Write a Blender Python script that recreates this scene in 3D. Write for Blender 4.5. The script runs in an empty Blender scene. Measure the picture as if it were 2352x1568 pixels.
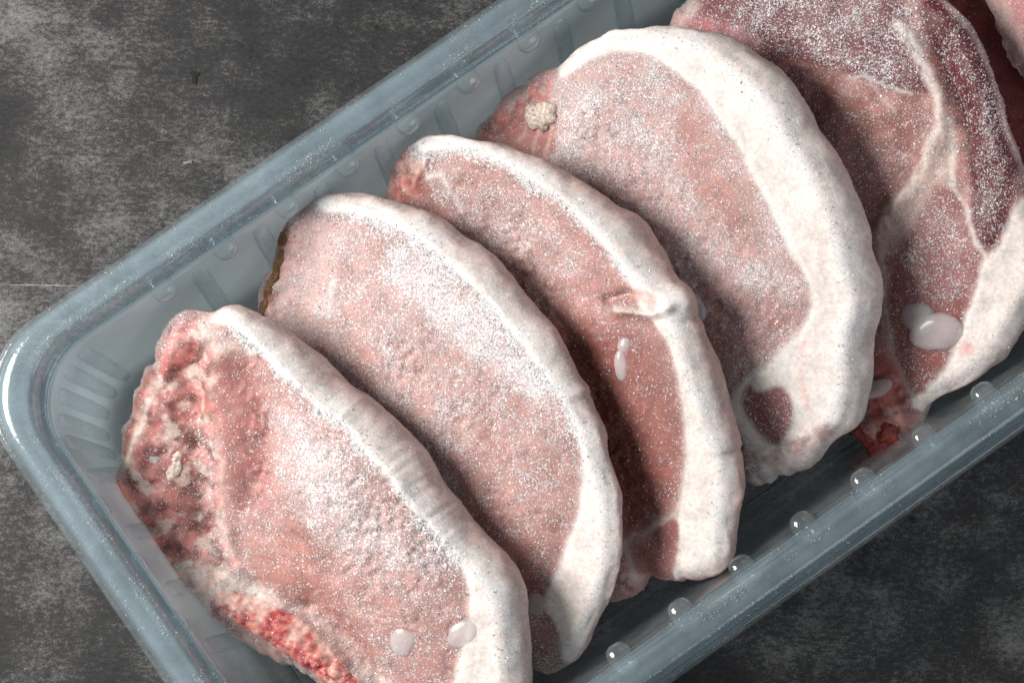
import bpy, math, random
import numpy as np
from mathutils import Matrix, Vector

random.seed(7)
RNG = np.random.default_rng(11)
CM = 0.01                       # everything below is measured in centimetres and written in metres
scene = bpy.context.scene
C = scene.collection

# ------------------------------------------------------------------ camera
A = np.array([math.cos(math.radians(34.9)), math.sin(math.radians(34.9)), 0.0])   # tray's long direction
B = np.array([A[1], -A[0], 0.0])                                                  # tray's short direction
Z = np.array([0.0, 0.0, 1.0])
RIM_Z = 5.4
DIST, VIEW_W = 75.0, 27.8
rot = Matrix.Rotation(math.radians(7.0), 3, Vector(A)) @ Matrix.Rotation(math.radians(5.0), 3, Vector(B))
R_ = np.array(rot @ Vector((1, 0, 0))); U_ = np.array(rot @ Vector((0, 1, 0))); K_ = np.array(rot @ Vector((0, 0, 1)))
AIM = np.array([0.0, 0.0, RIM_Z])
CAM = AIM + K_ * DIST
cd = bpy.data.cameras.new('camera'); cam = bpy.data.objects.new('camera', cd); C.objects.link(cam)
cam.matrix_world = Matrix.Translation(Vector(CAM * CM)) @ rot.to_4x4()
cd.sensor_width = 36.0; cd.lens = 36.0 * DIST / VIEW_W
cd.clip_start = 0.01; cd.clip_end = 50
scene.camera = cam

# ------------------------------------------------------------------ light
world = bpy.data.worlds.new('World'); scene.world = world; world.use_nodes = True
wb = world.node_tree.nodes['Background']
wb.inputs['Color'].default_value = (0.93, 0.96, 1.0, 1); wb.inputs['Strength'].default_value = 0.12
def area(name, az, el, dist, size, power, col):
    ld = bpy.data.lights.new(name, 'AREA'); ld.shape = 'DISK'; ld.size = size; ld.energy = power; ld.color = col
    o = bpy.data.objects.new(name, ld); C.objects.link(o)
    d = Vector((math.cos(el) * math.cos(az), math.cos(el) * math.sin(az), math.sin(el)))
    o.location = Vector((0, 0, 0.04)) + d * dist
    o.rotation_euler = d.to_track_quat('Z', 'Y').to_euler()
area('key_lamp', math.radians(173), math.radians(37), 0.72, 0.40, 9.2, (1.0, 0.965, 0.92))
area('added_fill_lamp', math.radians(-28), math.radians(40), 1.3, 0.8, 3.1, (0.90, 0.95, 1.0))  # added fill with no seen source, brightens tray walls and fat edges
vs = scene.view_settings
vs.view_transform = 'Standard'; vs.look = 'None'; vs.exposure = 0.0; vs.gamma = 1.0; vs.use_curve_mapping = False
scene.cycles.max_bounces = 7; scene.cycles.transparent_max_bounces = 24
scene.cycles.use_denoising = True

# ------------------------------------------------------------------ helpers
def ray(px):
    px = np.atleast_2d(np.asarray(px, float))[:, :2]
    k = VIEW_W / 2352.0 / DIST
    return -K_ + R_ * ((px[:, 0:1] - 1176.0) * k) + U_ * ((784.0 - px[:, 1:2]) * k)
def on_plane(px, p0, n):
    d = ray(px); t = ((p0 - CAM) @ n) / (d @ n)
    return CAM + d * t[:, None]
def at_z(px, z): return on_plane(px, np.array([0, 0, z]), Z)

def hash3(i, j, k, seed):
    h = (i * 374761393 + j * 668265263 + k * 2147483647 + seed * 144665 + 1013904223) & 0xffffffff
    h = ((h ^ (h >> 13)) * 1274126177) & 0xffffffff
    h = ((h ^ (h >> 15)) * 2246822519) & 0xffffffff
    return ((h ^ (h >> 16)) & 0xffff) / 65535.0
def vnoise(p, scale, seed=0):
    q = np.asarray(p) * scale + 1000.0
    f = np.floor(q).astype(np.int64); w = q - f; w = w * w * (3 - 2 * w)
    out = 0
    for dx in (0, 1):
        wx = w[:, 0] if dx else 1 - w[:, 0]
        for dy in (0, 1):
            wy = w[:, 1] if dy else 1 - w[:, 1]
            for dz in (0, 1):
                wz = w[:, 2] if dz else 1 - w[:, 2]
                out = out + hash3(f[:, 0] + dx, f[:, 1] + dy, f[:, 2] + dz, seed) * wx * wy * wz
    return out
def fbm(p, scale, seed=0, oct=4):
    a, s, o, t = 1.0, scale, 0, 0
    for i in range(oct):
        o = o + a * vnoise(p, s, seed + i * 17); t += a; a *= 0.5; s *= 2.03
    return o / t
def sstep(x, a, b):
    t = np.clip((x - a) / (b - a), 0, 1); return t * t * (3 - 2 * t)
def smooth(pts, n, closed=True):
    p = np.asarray(pts, float); m = len(p)
    if closed: idx = np.arange(m)
    else: idx = np.arange(m - 1)
    out = []
    for i in idx:
        g = (lambda k: p[k % m]) if closed else (lambda k: p[min(max(k, 0), m - 1)])
        p0, p1, p2, p3 = g(i - 1), g(i), g(i + 1), g(i + 2)
        for t in np.linspace(0, 1, n, endpoint=False):
            out.append(0.5 * (2 * p1 + (p2 - p0) * t + (2 * p0 - 5 * p1 + 4 * p2 - p3) * t * t + (3 * p1 - p0 - 3 * p2 + p3) * t ** 3))
    if not closed: out.append(p[-1])
    return np.array(out)
def seg_dist(P, poly, closed):
    best = np.full(len(P), 1e9); arg = np.zeros(len(P))
    m = len(poly)
    for i in range(m if closed else m - 1):
        a, b = poly[i, :2], poly[(i + 1) % m, :2]
        ab = b - a; L = ab @ ab + 1e-12
        t = np.clip(((P - a) @ ab) / L, 0, 1)
        q = P - a - t[:, None] * ab
        d = (q * q).sum(1); s = d < best
        best[s] = d[s]; arg[s] = (i + t)[s]
    return np.sqrt(best), arg
def inside(P, poly):
    c = np.zeros(len(P), bool); m = len(poly)
    for i in range(m):
        a, b = poly[i, :2], poly[(i + 1) % m, :2]
        if a[1] == b[1]: continue
        hit = ((a[1] > P[:, 1]) != (b[1] > P[:, 1])) & (P[:, 0] < (b[0] - a[0]) * (P[:, 1] - a[1]) / (b[1] - a[1]) + a[0])
        c ^= hit
    return c
def sdf(P, poly):
    d, arg = seg_dist(P, poly, True)
    return np.where(inside(P, poly), -d, d), arg

def mesh_np(name, V, faces, mat, parent=None, attrs=None, normals=None, shade=True):
    """V in cm; faces an (n,3|4) array or a list of such arrays"""
    me = bpy.data.meshes.new(name)
    fl = faces if isinstance(faces, list) else [faces]
    fl = [np.asarray(f, np.int32) for f in fl if len(f)]
    nl = sum(f.size for f in fl); nf = sum(len(f) for f in fl)
    me.vertices.add(len(V)); me.vertices.foreach_set('co', (np.asarray(V) * CM).astype(np.float32).ravel())
    me.loops.add(nl); me.loops.foreach_set('vertex_index', np.concatenate([f.ravel() for f in fl]))
    me.polygons.add(nf)
    sizes = np.concatenate([np.full(len(f), f.shape[1]) for f in fl])
    me.polygons.foreach_set('loop_start', np.concatenate([[0], np.cumsum(sizes)[:-1]]).astype(np.int32))
    me.update(calc_edges=True); me.validate()
    if shade: me.polygons.foreach_set('use_smooth', np.ones(len(me.polygons), bool))
    for k, v in (attrs or {}).items():
        if v.ndim == 2:
            a = me.attributes.new(k, 'FLOAT_COLOR', 'POINT')
            a.data.foreach_set('color', np.c_[v, np.ones(len(v))].astype(np.float32).ravel())
        else:
            a = me.attributes.new(k, 'FLOAT', 'POINT'); a.data.foreach_set('value', v.astype(np.float32))
    if normals is not None: me.normals_split_custom_set_from_vertices(normals.tolist())
    if mat: me.materials.append(mat)
    o = bpy.data.objects.new(name, me); C.objects.link(o)
    if parent: o.parent = parent
    return o
def thing(name, label, cat, group=None):
    o = bpy.data.objects.new(name, None); C.objects.link(o); o.empty_display_size = 0.02
    o['label'] = label; o['category'] = cat
    if group: o['group'] = group
    return o

# ------------------------------------------------------------------ materials
class NT:
    def __init__(s, name):
        s.m = bpy.data.materials.new(name); s.m.use_nodes = True
        s.t = s.m.node_tree; s.t.nodes.clear(); s.out = s.n('ShaderNodeOutputMaterial')
    def n(s, t, **kw):
        x = s.t.nodes.new(t)
        for k, v in kw.items(): setattr(x, k, v)
        return x
    def l(s, a, b): s.t.links.new(a, b)
    def val(s, v, sock):
        if hasattr(v, 'is_linked') or isinstance(v, bpy.types.NodeSocket): s.l(v, sock)
        else: sock.default_value = v
    def math(s, op, a, b=0.0, c=0.0, clamp=False):
        x = s.n('ShaderNodeMath', operation=op, use_clamp=clamp)
        s.val(a, x.inputs[0]); s.val(b, x.inputs[1]); s.val(c, x.inputs[2]); return x.outputs[0]
    def mix(s, f, a, b, bt='MIX'):
        x = s.n('ShaderNodeMix', data_type='RGBA', blend_type=bt)
        s.val(f, x.inputs['Factor']); s.val(a, x.inputs['A']); s.val(b, x.inputs['B']); 
        return x.outputs['Result']
    def coord(s, scale=(100, 100, 100), rotz=0.0):
        tc = s.n('ShaderNodeTexCoord'); mp = s.n('ShaderNodeMapping')
        mp.inputs['Scale'].default_value = scale; mp.inputs['Rotation'].default_value = (0, 0, rotz)
        s.l(tc.outputs['Object'], mp.inputs['Vector']); return mp.outputs['Vector']
    def noise(s, v, scale, detail=3.0, rough=0.55, dist=0.0):
        x = s.n('ShaderNodeTexNoise'); x.inputs['Scale'].default_value = scale; x.inputs['Detail'].default_value = detail
        x.inputs['Roughness'].default_value = rough; x.inputs['Distortion'].default_value = dist
        s.l(v, x.inputs['Vector']); return x.outputs['Fac']
    def ramp(s, v, a, b, lo=0.0, hi=1.0):
        x = s.n('ShaderNodeMapRange', interpolation_type='SMOOTHSTEP')
        s.val(v, x.inputs[0]); x.inputs[1].default_value = a; x.inputs[2].default_value = b
        x.inputs[3].default_value = lo; x.inputs[4].default_value = hi; return x.outputs[0]
    def bump(s, h, strength, dist, nrm=None):
        x = s.n('ShaderNodeBump'); x.inputs['Strength'].default_value = strength; x.inputs['Distance'].default_value = dist * CM
        s.l(h, x.inputs['Height'])
        if nrm: s.l(nrm, x.inputs['Normal'])
        return x.outputs['Normal']
    def attr(s, name):
        return s.n('ShaderNodeAttribute', attribute_name=name)

def flesh(name, rough, sss):
    t = NT(name); v = t.coord()
    col = t.attr('Col').outputs['Color']; fr = t.attr('frost').outputs['Fac']
    n1 = t.noise(v, 2.2, 4.0); n2 = t.noise(v, 9.0, 3.0)
    k = t.math('ADD', t.math('MULTIPLY', n1, 0.5), t.math('MULTIPLY', n2, 0.5))
    shade = t.ramp(k, 0.3, 0.7, 0.72, 1.25)
    c1 = t.mix(1.0, col, shade, 'MULTIPLY')
    g = t.noise(v, 15.0, 2.0, 0.7); g2 = t.noise(v, 1.3, 3.0, 0.6); g3 = t.noise(v, 34.0, 1.0, 0.5)
    gm = t.math('ADD', t.math('MULTIPLY', g, 0.55), t.math('ADD', t.math('MULTIPLY', g2, 0.25), t.math('MULTIPLY', g3, 0.2)))
    thr = t.math('SUBTRACT', 0.66, t.math('MULTIPLY', fr, 0.20))
    d = t.math('SUBTRACT', gm, thr)
    fm = t.ramp(d, -0.03, 0.07, 0.0, 0.80)
    haze = t.math('MULTIPLY', t.attr('haze').outputs['Fac'], 0.38)
    fm = t.math('MAXIMUM', fm, haze)
    c2 = t.mix(fm, c1, (0.80, 0.81, 0.83, 1))
    p = t.n('ShaderNodeBsdfPrincipled')
    t.l(c2, p.inputs['Base Color']); p.inputs['Roughness'].default_value = rough
    p.inputs['Specular IOR Level'].default_value = 0.35
    p.inputs['Subsurface Weight'].default_value = sss
    p.inputs['Subsurface Radius'].default_value = (0.9, 0.35, 0.25); p.inputs['Subsurface Scale'].default_value = 0.0032
    h = t.math('ADD', t.math('MULTIPLY', fm, 0.6), t.math('ADD', t.math('MULTIPLY', g3, 0.4), t.math('MULTIPLY', n2, 0.25)))
    t.l(t.bump(h, 0.40, 0.04), p.inputs['Normal'])
    t.l(p.outputs[0], t.out.inputs['Surface'])
    return t.m
M_MEAT = flesh('frozen_meat', 0.5, 0.35)
M_FAT = flesh('frozen_fat', 0.5, 0.35)
M_BONE = flesh('cut_bone', 0.5, 0.25)

def crystal():
    t = NT('frost_crystal')
    p = t.n('ShaderNodeBsdfPrincipled'); p.inputs['Base Color'].default_value = (0.95, 0.96, 0.97, 1)
    p.inputs['Roughness'].default_value = 0.22; p.inputs['Specular IOR Level'].default_value = 0.6
    tr = t.n('ShaderNodeBsdfTranslucent'); tr.inputs['Color'].default_value = (0.93, 0.94, 0.96, 1)
    tp = t.n('ShaderNodeBsdfTransparent')
    a = t.n('ShaderNodeMixShader'); a.inputs[0].default_value = 0.28; t.l(p.outputs[0], a.inputs[1]); t.l(tr.outputs[0], a.inputs[2])
    b = t.n('ShaderNodeMixShader'); b.inputs[0].default_value = 0.30; t.l(a.outputs[0], b.inputs[1]); t.l(tp.outputs[0], b.inputs[2])
    t.l(b.outputs[0], t.out.inputs['Surface']); return t.m
M_CRYSTAL = crystal()

def milky_ice():
    t = NT('milky_ice')
    p = t.n('ShaderNodeBsdfPrincipled'); p.inputs['Base Color'].default_value = (0.84, 0.79, 0.80, 1)
    p.inputs['Roughness'].default_value = 0.16; p.inputs['Specular IOR Level'].default_value = 0.5
    p.inputs['Subsurface Weight'].default_value = 0.6; p.inputs['Subsurface Radius'].default_value = (0.8, 0.6, 0.6)
    p.inputs['Subsurface Scale'].default_value = 0.004
    tp = t.n('ShaderNodeBsdfTransparent')
    b = t.n('ShaderNodeMixShader'); b.inputs[0].default_value = 0.55; t.l(p.outputs[0], b.inputs[1]); t.l(tp.outputs[0], b.inputs[2])
    t.l(b.outputs[0], t.out.inputs['Surface']); return t.m
M_ICE = milky_ice()

def plastic(name, body, clear, rough, wear=0.0, tint=(0.90, 0.95, 0.97, 1), through=0.6, film_shade=None):
    """cloudy polypropylene: part clear, part scattering, glossy skin"""
    t = NT(name); v = t.coord()
    df = t.n('ShaderNodeBsdfDiffuse'); df.inputs['Color'].default_value = body
    tl = t.n('ShaderNodeBsdfTranslucent'); tl.inputs['Color'].default_value = body
    tp = t.n('ShaderNodeBsdfTransparent'); tp.inputs['Color'].default_value = tint
    gl = t.n('ShaderNodeBsdfGlossy'); gl.inputs['Roughness'].default_value = rough
    s = t.n('ShaderNodeMixShader'); s.inputs[0].default_value = through; t.l(df.outputs[0], s.inputs[1]); t.l(tl.outputs[0], s.inputs[2])
    cloud = t.ramp(t.noise(v, 0.9, 5.0, 0.6), 0.3, 0.7, clear + 0.05, clear - 0.05)
    if film_shade is not None:
        sx = t.n('ShaderNodeVectorMath', operation='DOT_PRODUCT'); t.l(v, sx.inputs[0]); sx.inputs[1].default_value = tuple(B)
        side = t.math('ADD', sx.outputs['Value'], t.math('MULTIPLY', t.noise(v, 0.5, 4.0), 3.0))
        cloud = t.math('ADD', cloud, t.ramp(side, film_shade[0], film_shade[1], 0.0, film_shade[2]), clamp=True)  # far side keeps frost film; near-side shade painted in as clearer plastic
    if wear:
        sp = t.ramp(t.noise(v, 14.0, 3.0, 0.7), 0.60, 0.68, 0.0, wear)
        cloud = t.math('SUBTRACT', cloud, sp, clamp=True)
    b = t.n('ShaderNodeMixShader'); t.l(cloud, b.inputs[0]); t.l(s.outputs[0], b.inputs[1]); t.l(tp.outputs[0], b.inputs[2])
    fr = t.n('ShaderNodeLayerWeight'); sheen = t.math('ADD', t.math('MULTIPLY', t.math('POWER', fr.outputs['Facing'], 3.0), 0.55), 0.06)
    nb = t.bump(t.noise(v, 3.0, 4.0), 0.25, 0.05)
    t.l(nb, gl.inputs['Normal']); t.l(nb, fr.inputs['Normal'])
    c = t.n('ShaderNodeMixShader'); t.l(sheen, c.inputs[0]); t.l(b.outputs[0], c.inputs[1]); t.l(gl.outputs[0], c.inputs[2])
    t.l(c.outputs[0], t.out.inputs['Surface']); return t.m
M_RIM = plastic('tray_rim_plastic', (0.56, 0.70, 0.77, 1), 0.72, 0.13, 0.0, (0.90, 0.96, 0.99, 1), 0.4, (2.0, 9.0, 0.05))  # rim slightly clearer on the near side, painting in the dimmer light
M_WALL = plastic('tray_wall_plastic', (0.84, 0.94, 0.97, 1), 0.30, 0.20, 0.0, (0.97, 0.98, 0.99, 1), 0.5, (1.0, 7.0, 0.60))
M_RIB = plastic('tray_rib_plastic', (0.74, 0.85, 0.90, 1), 0.66, 0.12, 0.0, (0.97, 0.98, 0.99, 1), 0.5, (1.0, 7.0, 0.45))
M_CLEAR = plastic('tray_clear_plastic', (0.72, 0.82, 0.86, 1), 0.88, 0.10, 0.0, (0.96, 0.98, 0.98, 1))

def slate():
    t = NT('dark_stone'); v = t.coord(); vs_ = t.coord((62, 100, 100), 0.05)
    big = t.noise(v, 0.16, 4.0, 0.6, 0.3); mid = t.noise(vs_, 1.1, 5.0, 0.62); fine = t.noise(vs_, 8.0, 5.0, 0.72); grain = t.noise(v, 17.0, 3.0, 0.75)
    k = t.math('ADD', t.math('MULTIPLY', big, 0.30), t.math('ADD', t.math('MULTIPLY', mid, 0.20), t.math('ADD', t.math('MULTIPLY', fine, 0.28), t.math('MULTIPLY', grain, 0.22))))
    cr = t.n('ShaderNodeValToRGB'); e = cr.color_ramp.elements
    e[0].position = 0.40; e[0].color = (0.016, 0.016, 0.017, 1); e[1].position = 0.62; e[1].color = (0.19, 0.19, 0.19, 1)
    m1 = e.new(0.50); m1.color = (0.036, 0.036, 0.037, 1)
    t.l(k, cr.inputs[0])
    sv = t.coord((14, 110, 100), 0.12)
    st = t.ramp(t.noise(sv, 2.6, 2.0, 0.5), 0.70, 0.76, 0.0, 0.2)
    c = t.mix(st, cr.outputs[0], (0.30, 0.30, 0.30, 1))
    dk = t.ramp(t.noise(v, 1.7, 1.0, 0.4), 0.76, 0.80, 0.0, 0.8)
    c = t.mix(dk, c, (0.012, 0.012, 0.012, 1))
    p = t.n('ShaderNodeBsdfPrincipled'); t.l(c, p.inputs['Base Color']); p.inputs['Roughness'].default_value = 0.75
    p.inputs['Specular IOR Level'].default_value = 0.25
    h = t.math('ADD', t.math('MULTIPLY', fine, 0.7), t.math('MULTIPLY', grain, 0.3))
    t.l(t.bump(h, 0.5, 0.06), p.inputs['Normal'])
    t.l(p.outputs[0], t.out.inputs['Surface']); return t.m
M_SLATE = slate()
def plain(name, col, rough=0.8):
    t = NT(name); v = t.coord(); n = t.noise(v, 9.0, 4.0)
    p = t.n('ShaderNodeBsdfPrincipled'); p.inputs['Roughness'].default_value = rough
    t.l(t.mix(1.0, col, t.ramp(n, 0.3, 0.7, 0.6, 1.3), 'MULTIPLY'), p.inputs['Base Color'])
    t.l(t.bump(n, 0.6, 0.06), p.inputs['Normal']); t.l(p.outputs[0], t.out.inputs['Surface']); return t.m
M_CHIP = plain('dark_chip', (0.010, 0.010, 0.010, 1))
M_SCRATCH = plain('pale_scratch', (0.26, 0.26, 0.26, 1))
M_CREAM = plain('cream_gristle', (0.64, 0.53, 0.46, 1), 0.55)
M_SCRAP = plain('raw_scrap', (0.32, 0.055, 0.042, 1), 0.5)
M_CRUST = plain('brown_crust', (0.20, 0.105, 0.05, 1), 0.8)
M_PINK = plain('pink_cartilage', (0.70, 0.34, 0.29, 1), 0.25)

# ------------------------------------------------------------------ table top
g = 60; n = 2
tv = [(-g, -g, 0), (g, -g, 0), (g, g, 0), (-g, g, 0), (-g, -g, -2), (g, -g, -2), (g, g, -2), (-g, g, -2)]
tf = [(0, 1, 2, 3), (7, 6, 5, 4), (0, 4, 5, 1), (1, 5, 6, 2), (2, 6, 7, 3), (3, 7, 4, 0)]
table = mesh_np('table_top', np.array(tv, float), np.array(tf), M_SLATE, shade=False); table['kind'] = 'structure'
def flat_mark(name, px, mat, z=0.03):
    P = at_z(px, z); c = P.mean(0); V = np.r_[P, [c]]
    m = len(P); F = [(i, (i + 1) % m, m) for i in range(m)]
    mesh_np(name, V, np.array(F), mat, table, shade=False)
flat_mark('chip', [(434, 166), (448, 163), (459, 168), (452, 176), (450, 192), (443, 194), (440, 178)], M_CHIP)
flat_mark('scratch', [(0, 655), (60, 653), (130, 654), (205, 658), (130, 657), (60, 656)], M_SCRATCH)
flat_mark('scratch', [(420, 372), (440, 369), (441, 374), (422, 377)], M_SCRATCH)

# ------------------------------------------------------------------ tray
upper = at_z([(329 * .9408, 600 * .9408), (900 * .9408, 218 * .9408), (1150, 0)], RIM_Z)
lower = at_z([(1541, 1568), (2280, 1035)], RIM_Z - 0.5)
left = at_z([(78, 1130), (375, 1568)], RIM_Z - 0.5)
T0 = (upper @ B).mean(); T1 = (lower @ B).mean() - 0.2; S0 = (left @ A).mean() + 0.2
LEN = 31.0; WID = T1 - T0
RIMW = 0.86
CEN = A * (S0 + LEN / 2) + B * ((T0 + T1) / 2)
def rrect(o, z, nn=10, rad=2.5, step=0.25):
    """rounded rectangle at offset o outward from the outer edge; -> positions (cm) in world"""
    hx, hy, r = LEN / 2 + o, WID / 2 + o, rad + 0.3 * o
    P = []
    def arc(cx, cy, a0):
        for i in range(nn * 2): 
            a = a0 + math.pi / 2 * i / (nn * 2); P.append((cx + r * math.cos(a), cy + r * math.sin(a)))
    def line(x0, y0, x1, y1, m):
        for i in range(m): P.append((x0 + (x1 - x0) * i / m, y0 + (y1 - y0) * i / m))
    ml = int(LEN / step); mw = int(WID / step)
    arc(hx - r, hy - r, 0); line(hx - r, hy, -hx + r, hy, ml)
    arc(-hx + r, hy - r, math.pi / 2); line(-hx, hy - r, -hx, -hy + r, mw)
    arc(-hx + r, -hy + r, math.pi); line(-hx + r, -hy, hx - r, -hy, ml)
    arc(hx - r, -hy + r, 1.5 * math.pi); line(hx, -hy + r, hx, hy - r, mw)
    P = np.array(P)
    return CEN + P[:, :1] * A + P[:, 1:] * B + Z * z
def sweep(name, prof, mat, parent, thick=0.07, closed=False, wob=0.0):
    rings = [rrect(o, z) for o, z in prof]; m = len(rings[0]); V = np.concatenate(rings)
    if wob: V[:, 2] += (fbm(V, 0.6, 5) - 0.5) * wob
    F = [(j * m + i, j * m + (i + 1) % m, (j + 1) * m + (i + 1) % m, (j + 1) * m + i) for j in range(len(rings) - 1) for i in range(m)]
    o = mesh_np(name, V, np.array(F), mat, parent)
    md = o.modifiers.new('thickness', 'SOLIDIFY'); md.thickness = thick * CM; md.offset = 0
    return o
tray = thing('plastic_tray', 'clear bluish ribbed plastic tray holding the frozen chops', 'tray')
FLOOR_Z = 0.25
DRAFT = math.tan(math.radians(11.0))
WALL_IN = -RIMW - 0.22
WALL_TOP = 4.85
def wall_o(z): return WALL_IN - (WALL_TOP - z) * DRAFT
sweep('rim', [(0.02, 4.62), (0.0, 4.8), (-0.05, 5.0), (-0.10, 5.2), (-0.16, 5.32), (-0.24, 5.385), (-0.36, 5.40), (-0.50, 5.39), (-0.60, 5.36), (-0.70, 5.385), (-0.78, 5.34), (-0.83, 5.24), (-0.86, 5.08), (-0.90, 4.92), (-0.97, 4.86), (WALL_IN, WALL_TOP)], M_RIM, tray, 0.08, wob=0.04)
sweep('lip', [(0.20, 4.46), (0.17, 4.54), (0.10, 4.58), (0.035, 4.60)], M_CLEAR, tray, 0.06, wob=0.04)
sweep('wall', [(wall_o(z), z) for z in np.linspace(WALL_TOP - 0.05, 0.95, 14)] + [(wall_o(0.6) - 0.12, 0.62), (wall_o(0.35) - 0.32, 0.40), (wall_o(0.25) - 0.62, FLOOR_Z)], M_WALL, tray, 0.07)
ring = rrect(wall_o(0.25) - 0.66, FLOOR_Z); cpt = ring.mean(0)
V = np.r_[ring, [cpt]]; m = len(ring)
fo = mesh_np('floor', V, np.array([(i, (i + 1) % m, m) for i in range(m)]), M_WALL, tray)
md = fo.modifiers.new('thickness', 'SOLIDIFY'); md.thickness = 0.07 * CM; md.offset = 0

def path_frame(side, q, o, z):
    """point on the wall path of one side at distance q along it; inward normal and along direction"""
    hx, hy = LEN / 2 + o, WID / 2 + o
    if side == 'far': return CEN + A * (-LEN / 2 + q) - B * hy + Z * z, B, A
    if side == 'near': return CEN + A * (-LEN / 2 + q) + B * hy + Z * z, -B, A
    return CEN - A * hx + B * (-WID / 2 + q) + Z * z, A, B
def pill(name, rows, mat, segs=14, half=False):
    """rows: list of (centre, half_width along dir, depth inward, dir, inward) -> moulded lug, or a half-open rib that grows out of the wall"""
    V = []; n_ = segs // 2 + 1 if half else segs
    for c, hw, dp, al, inn in rows:
        for i in range(n_):
            a = 2 * math.pi * i / segs; ca, sa = math.cos(a), math.sin(a)
            x = math.copysign(abs(ca) ** 0.7, ca) * hw; y = math.copysign(abs(sa) ** 0.7, sa) * dp
            V.append(c + al * x + inn * y)
    nr = len(rows); m_ = n_ - 1 if half else n_
    F = [(j * n_ + i, j * n_ + (i + 1) % n_, (j + 1) * n_ + (i + 1) % n_, (j + 1) * n_ + i) for j in range(nr - 1) for i in range(m_)]
    V += [rows[0][0], rows[-1][0]]
    T = [(i, n_ * nr, (i + 1) % n_) for i in range(m_)] + [((nr - 1) * n_ + (i + 1) % n_, n_ * nr + 1, (nr - 1) * n_ + i) for i in range(m_)]
    return mesh_np(name, np.array(V), [np.array(F), np.array(T)], mat, tray)
def nub(side, q, k=1.0):
    rows = []
    for z, w, d in ((4.90, 0.16, 0.05), (4.86, 0.30, 0.34), (4.74, 0.35, 0.46), (4.45, 0.36, 0.48), (4.20, 0.34, 0.44), (4.02, 0.26, 0.32), (3.94, 0.12, 0.1)):
        c, inn, al = path_frame(side, q, WALL_IN + 0.02, z); rows.append((c, w, d * k, al, inn))
    pill('nub', rows, M_CLEAR)
def rib(side, q, k=1.0):
    rows = []
    for z, w, d in ((4.3, 0.08, 0.03), (4.2, 0.20, 0.10), (3.8, 0.25, 0.17), (3.0, 0.27, 0.19), (2.0, 0.28, 0.2), (1.2, 0.28, 0.2), (0.6, 0.26, 0.2), (0.4, 0.12, 0.1)):
        c, inn, al = path_frame(side, q, wall_o(z), z); rows.append((c, w, d * k, al, inn))
    pill('rib', rows, M_RIB, half=True)
# stacking nubs seen along the far side, spaced evenly; the near side mirrors them
nub_px = at_z([(352, 630), (497, 540), (640, 440), (780, 350), (920, 255), (1060, 165), (1200, 75)], 4.5)
qs = [float((p - CEN) @ A + LEN / 2) for p in nub_px]; stp = (qs[-1] - qs[0]) / 6; q0 = qs[0]
far_q = [q0 + stp * i for i in range(-0, 14) if q0 + stp * i < LEN - 3]
for q in far_q: nub('far', q); nub('near', q + 0.35)
for q in far_q: rib('far', q + stp * 0.52); rib('near', q + 0.35 + stp * 0.5, 0.15)
for i in range(8):
    q = 3.3 + i * 1.9
    if q < WID - 3: nub('left', q, 0.35); rib('left', q + 0.95, 0.6)
# corner ribs and the corner nub
for ang in (0.12, 0.42, 0.75, 1.08, 1.4):
    rows = []
    for z, w, d in ((4.3, 0.10, 0.03), (4.2, 0.20, 0.09), (3.9, 0.24, 0.13), (3.0, 0.24, 0.14), (2.0, 0.22, 0.14), (1.2, 0.2, 0.14), (0.5, 0.1, 0.08)):
        o_ = wall_o(z); r = 2.5 + 0.3 * o_
        cc = CEN - A * (LEN / 2 + o_ - r) - B * (WID / 2 + o_ - r)
        d_ = -A * math.cos(ang) - B * math.sin(ang); t_ = A * math.sin(ang) - B * math.cos(ang)
        rows.append((cc + d_ * r + Z * z, w, d, t_, -d_))
    pill('rib', rows, M_RIB, half=True)

# ------------------------------------------------------------------ chops
H = 0.058
GROUP = 'frozen pork chops shingled in the tray'
MEAT = (0.34, 0.108, 0.078); PALE = (0.62, 0.32, 0.28); DARK = (0.27, 0.045, 0.05); DEEP = (0.10, 0.010, 0.016)
FATC = (0.82, 0.71, 0.65); CREAM = (0.72, 0.58, 0.50); BONE = (0.62, 0.13, 0.095); CRUST = (0.24, 0.115, 0.05); BLOOD = (0.55, 0.03, 0.03)
SIDE = (0.54, 0.35, 0.31)

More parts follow.
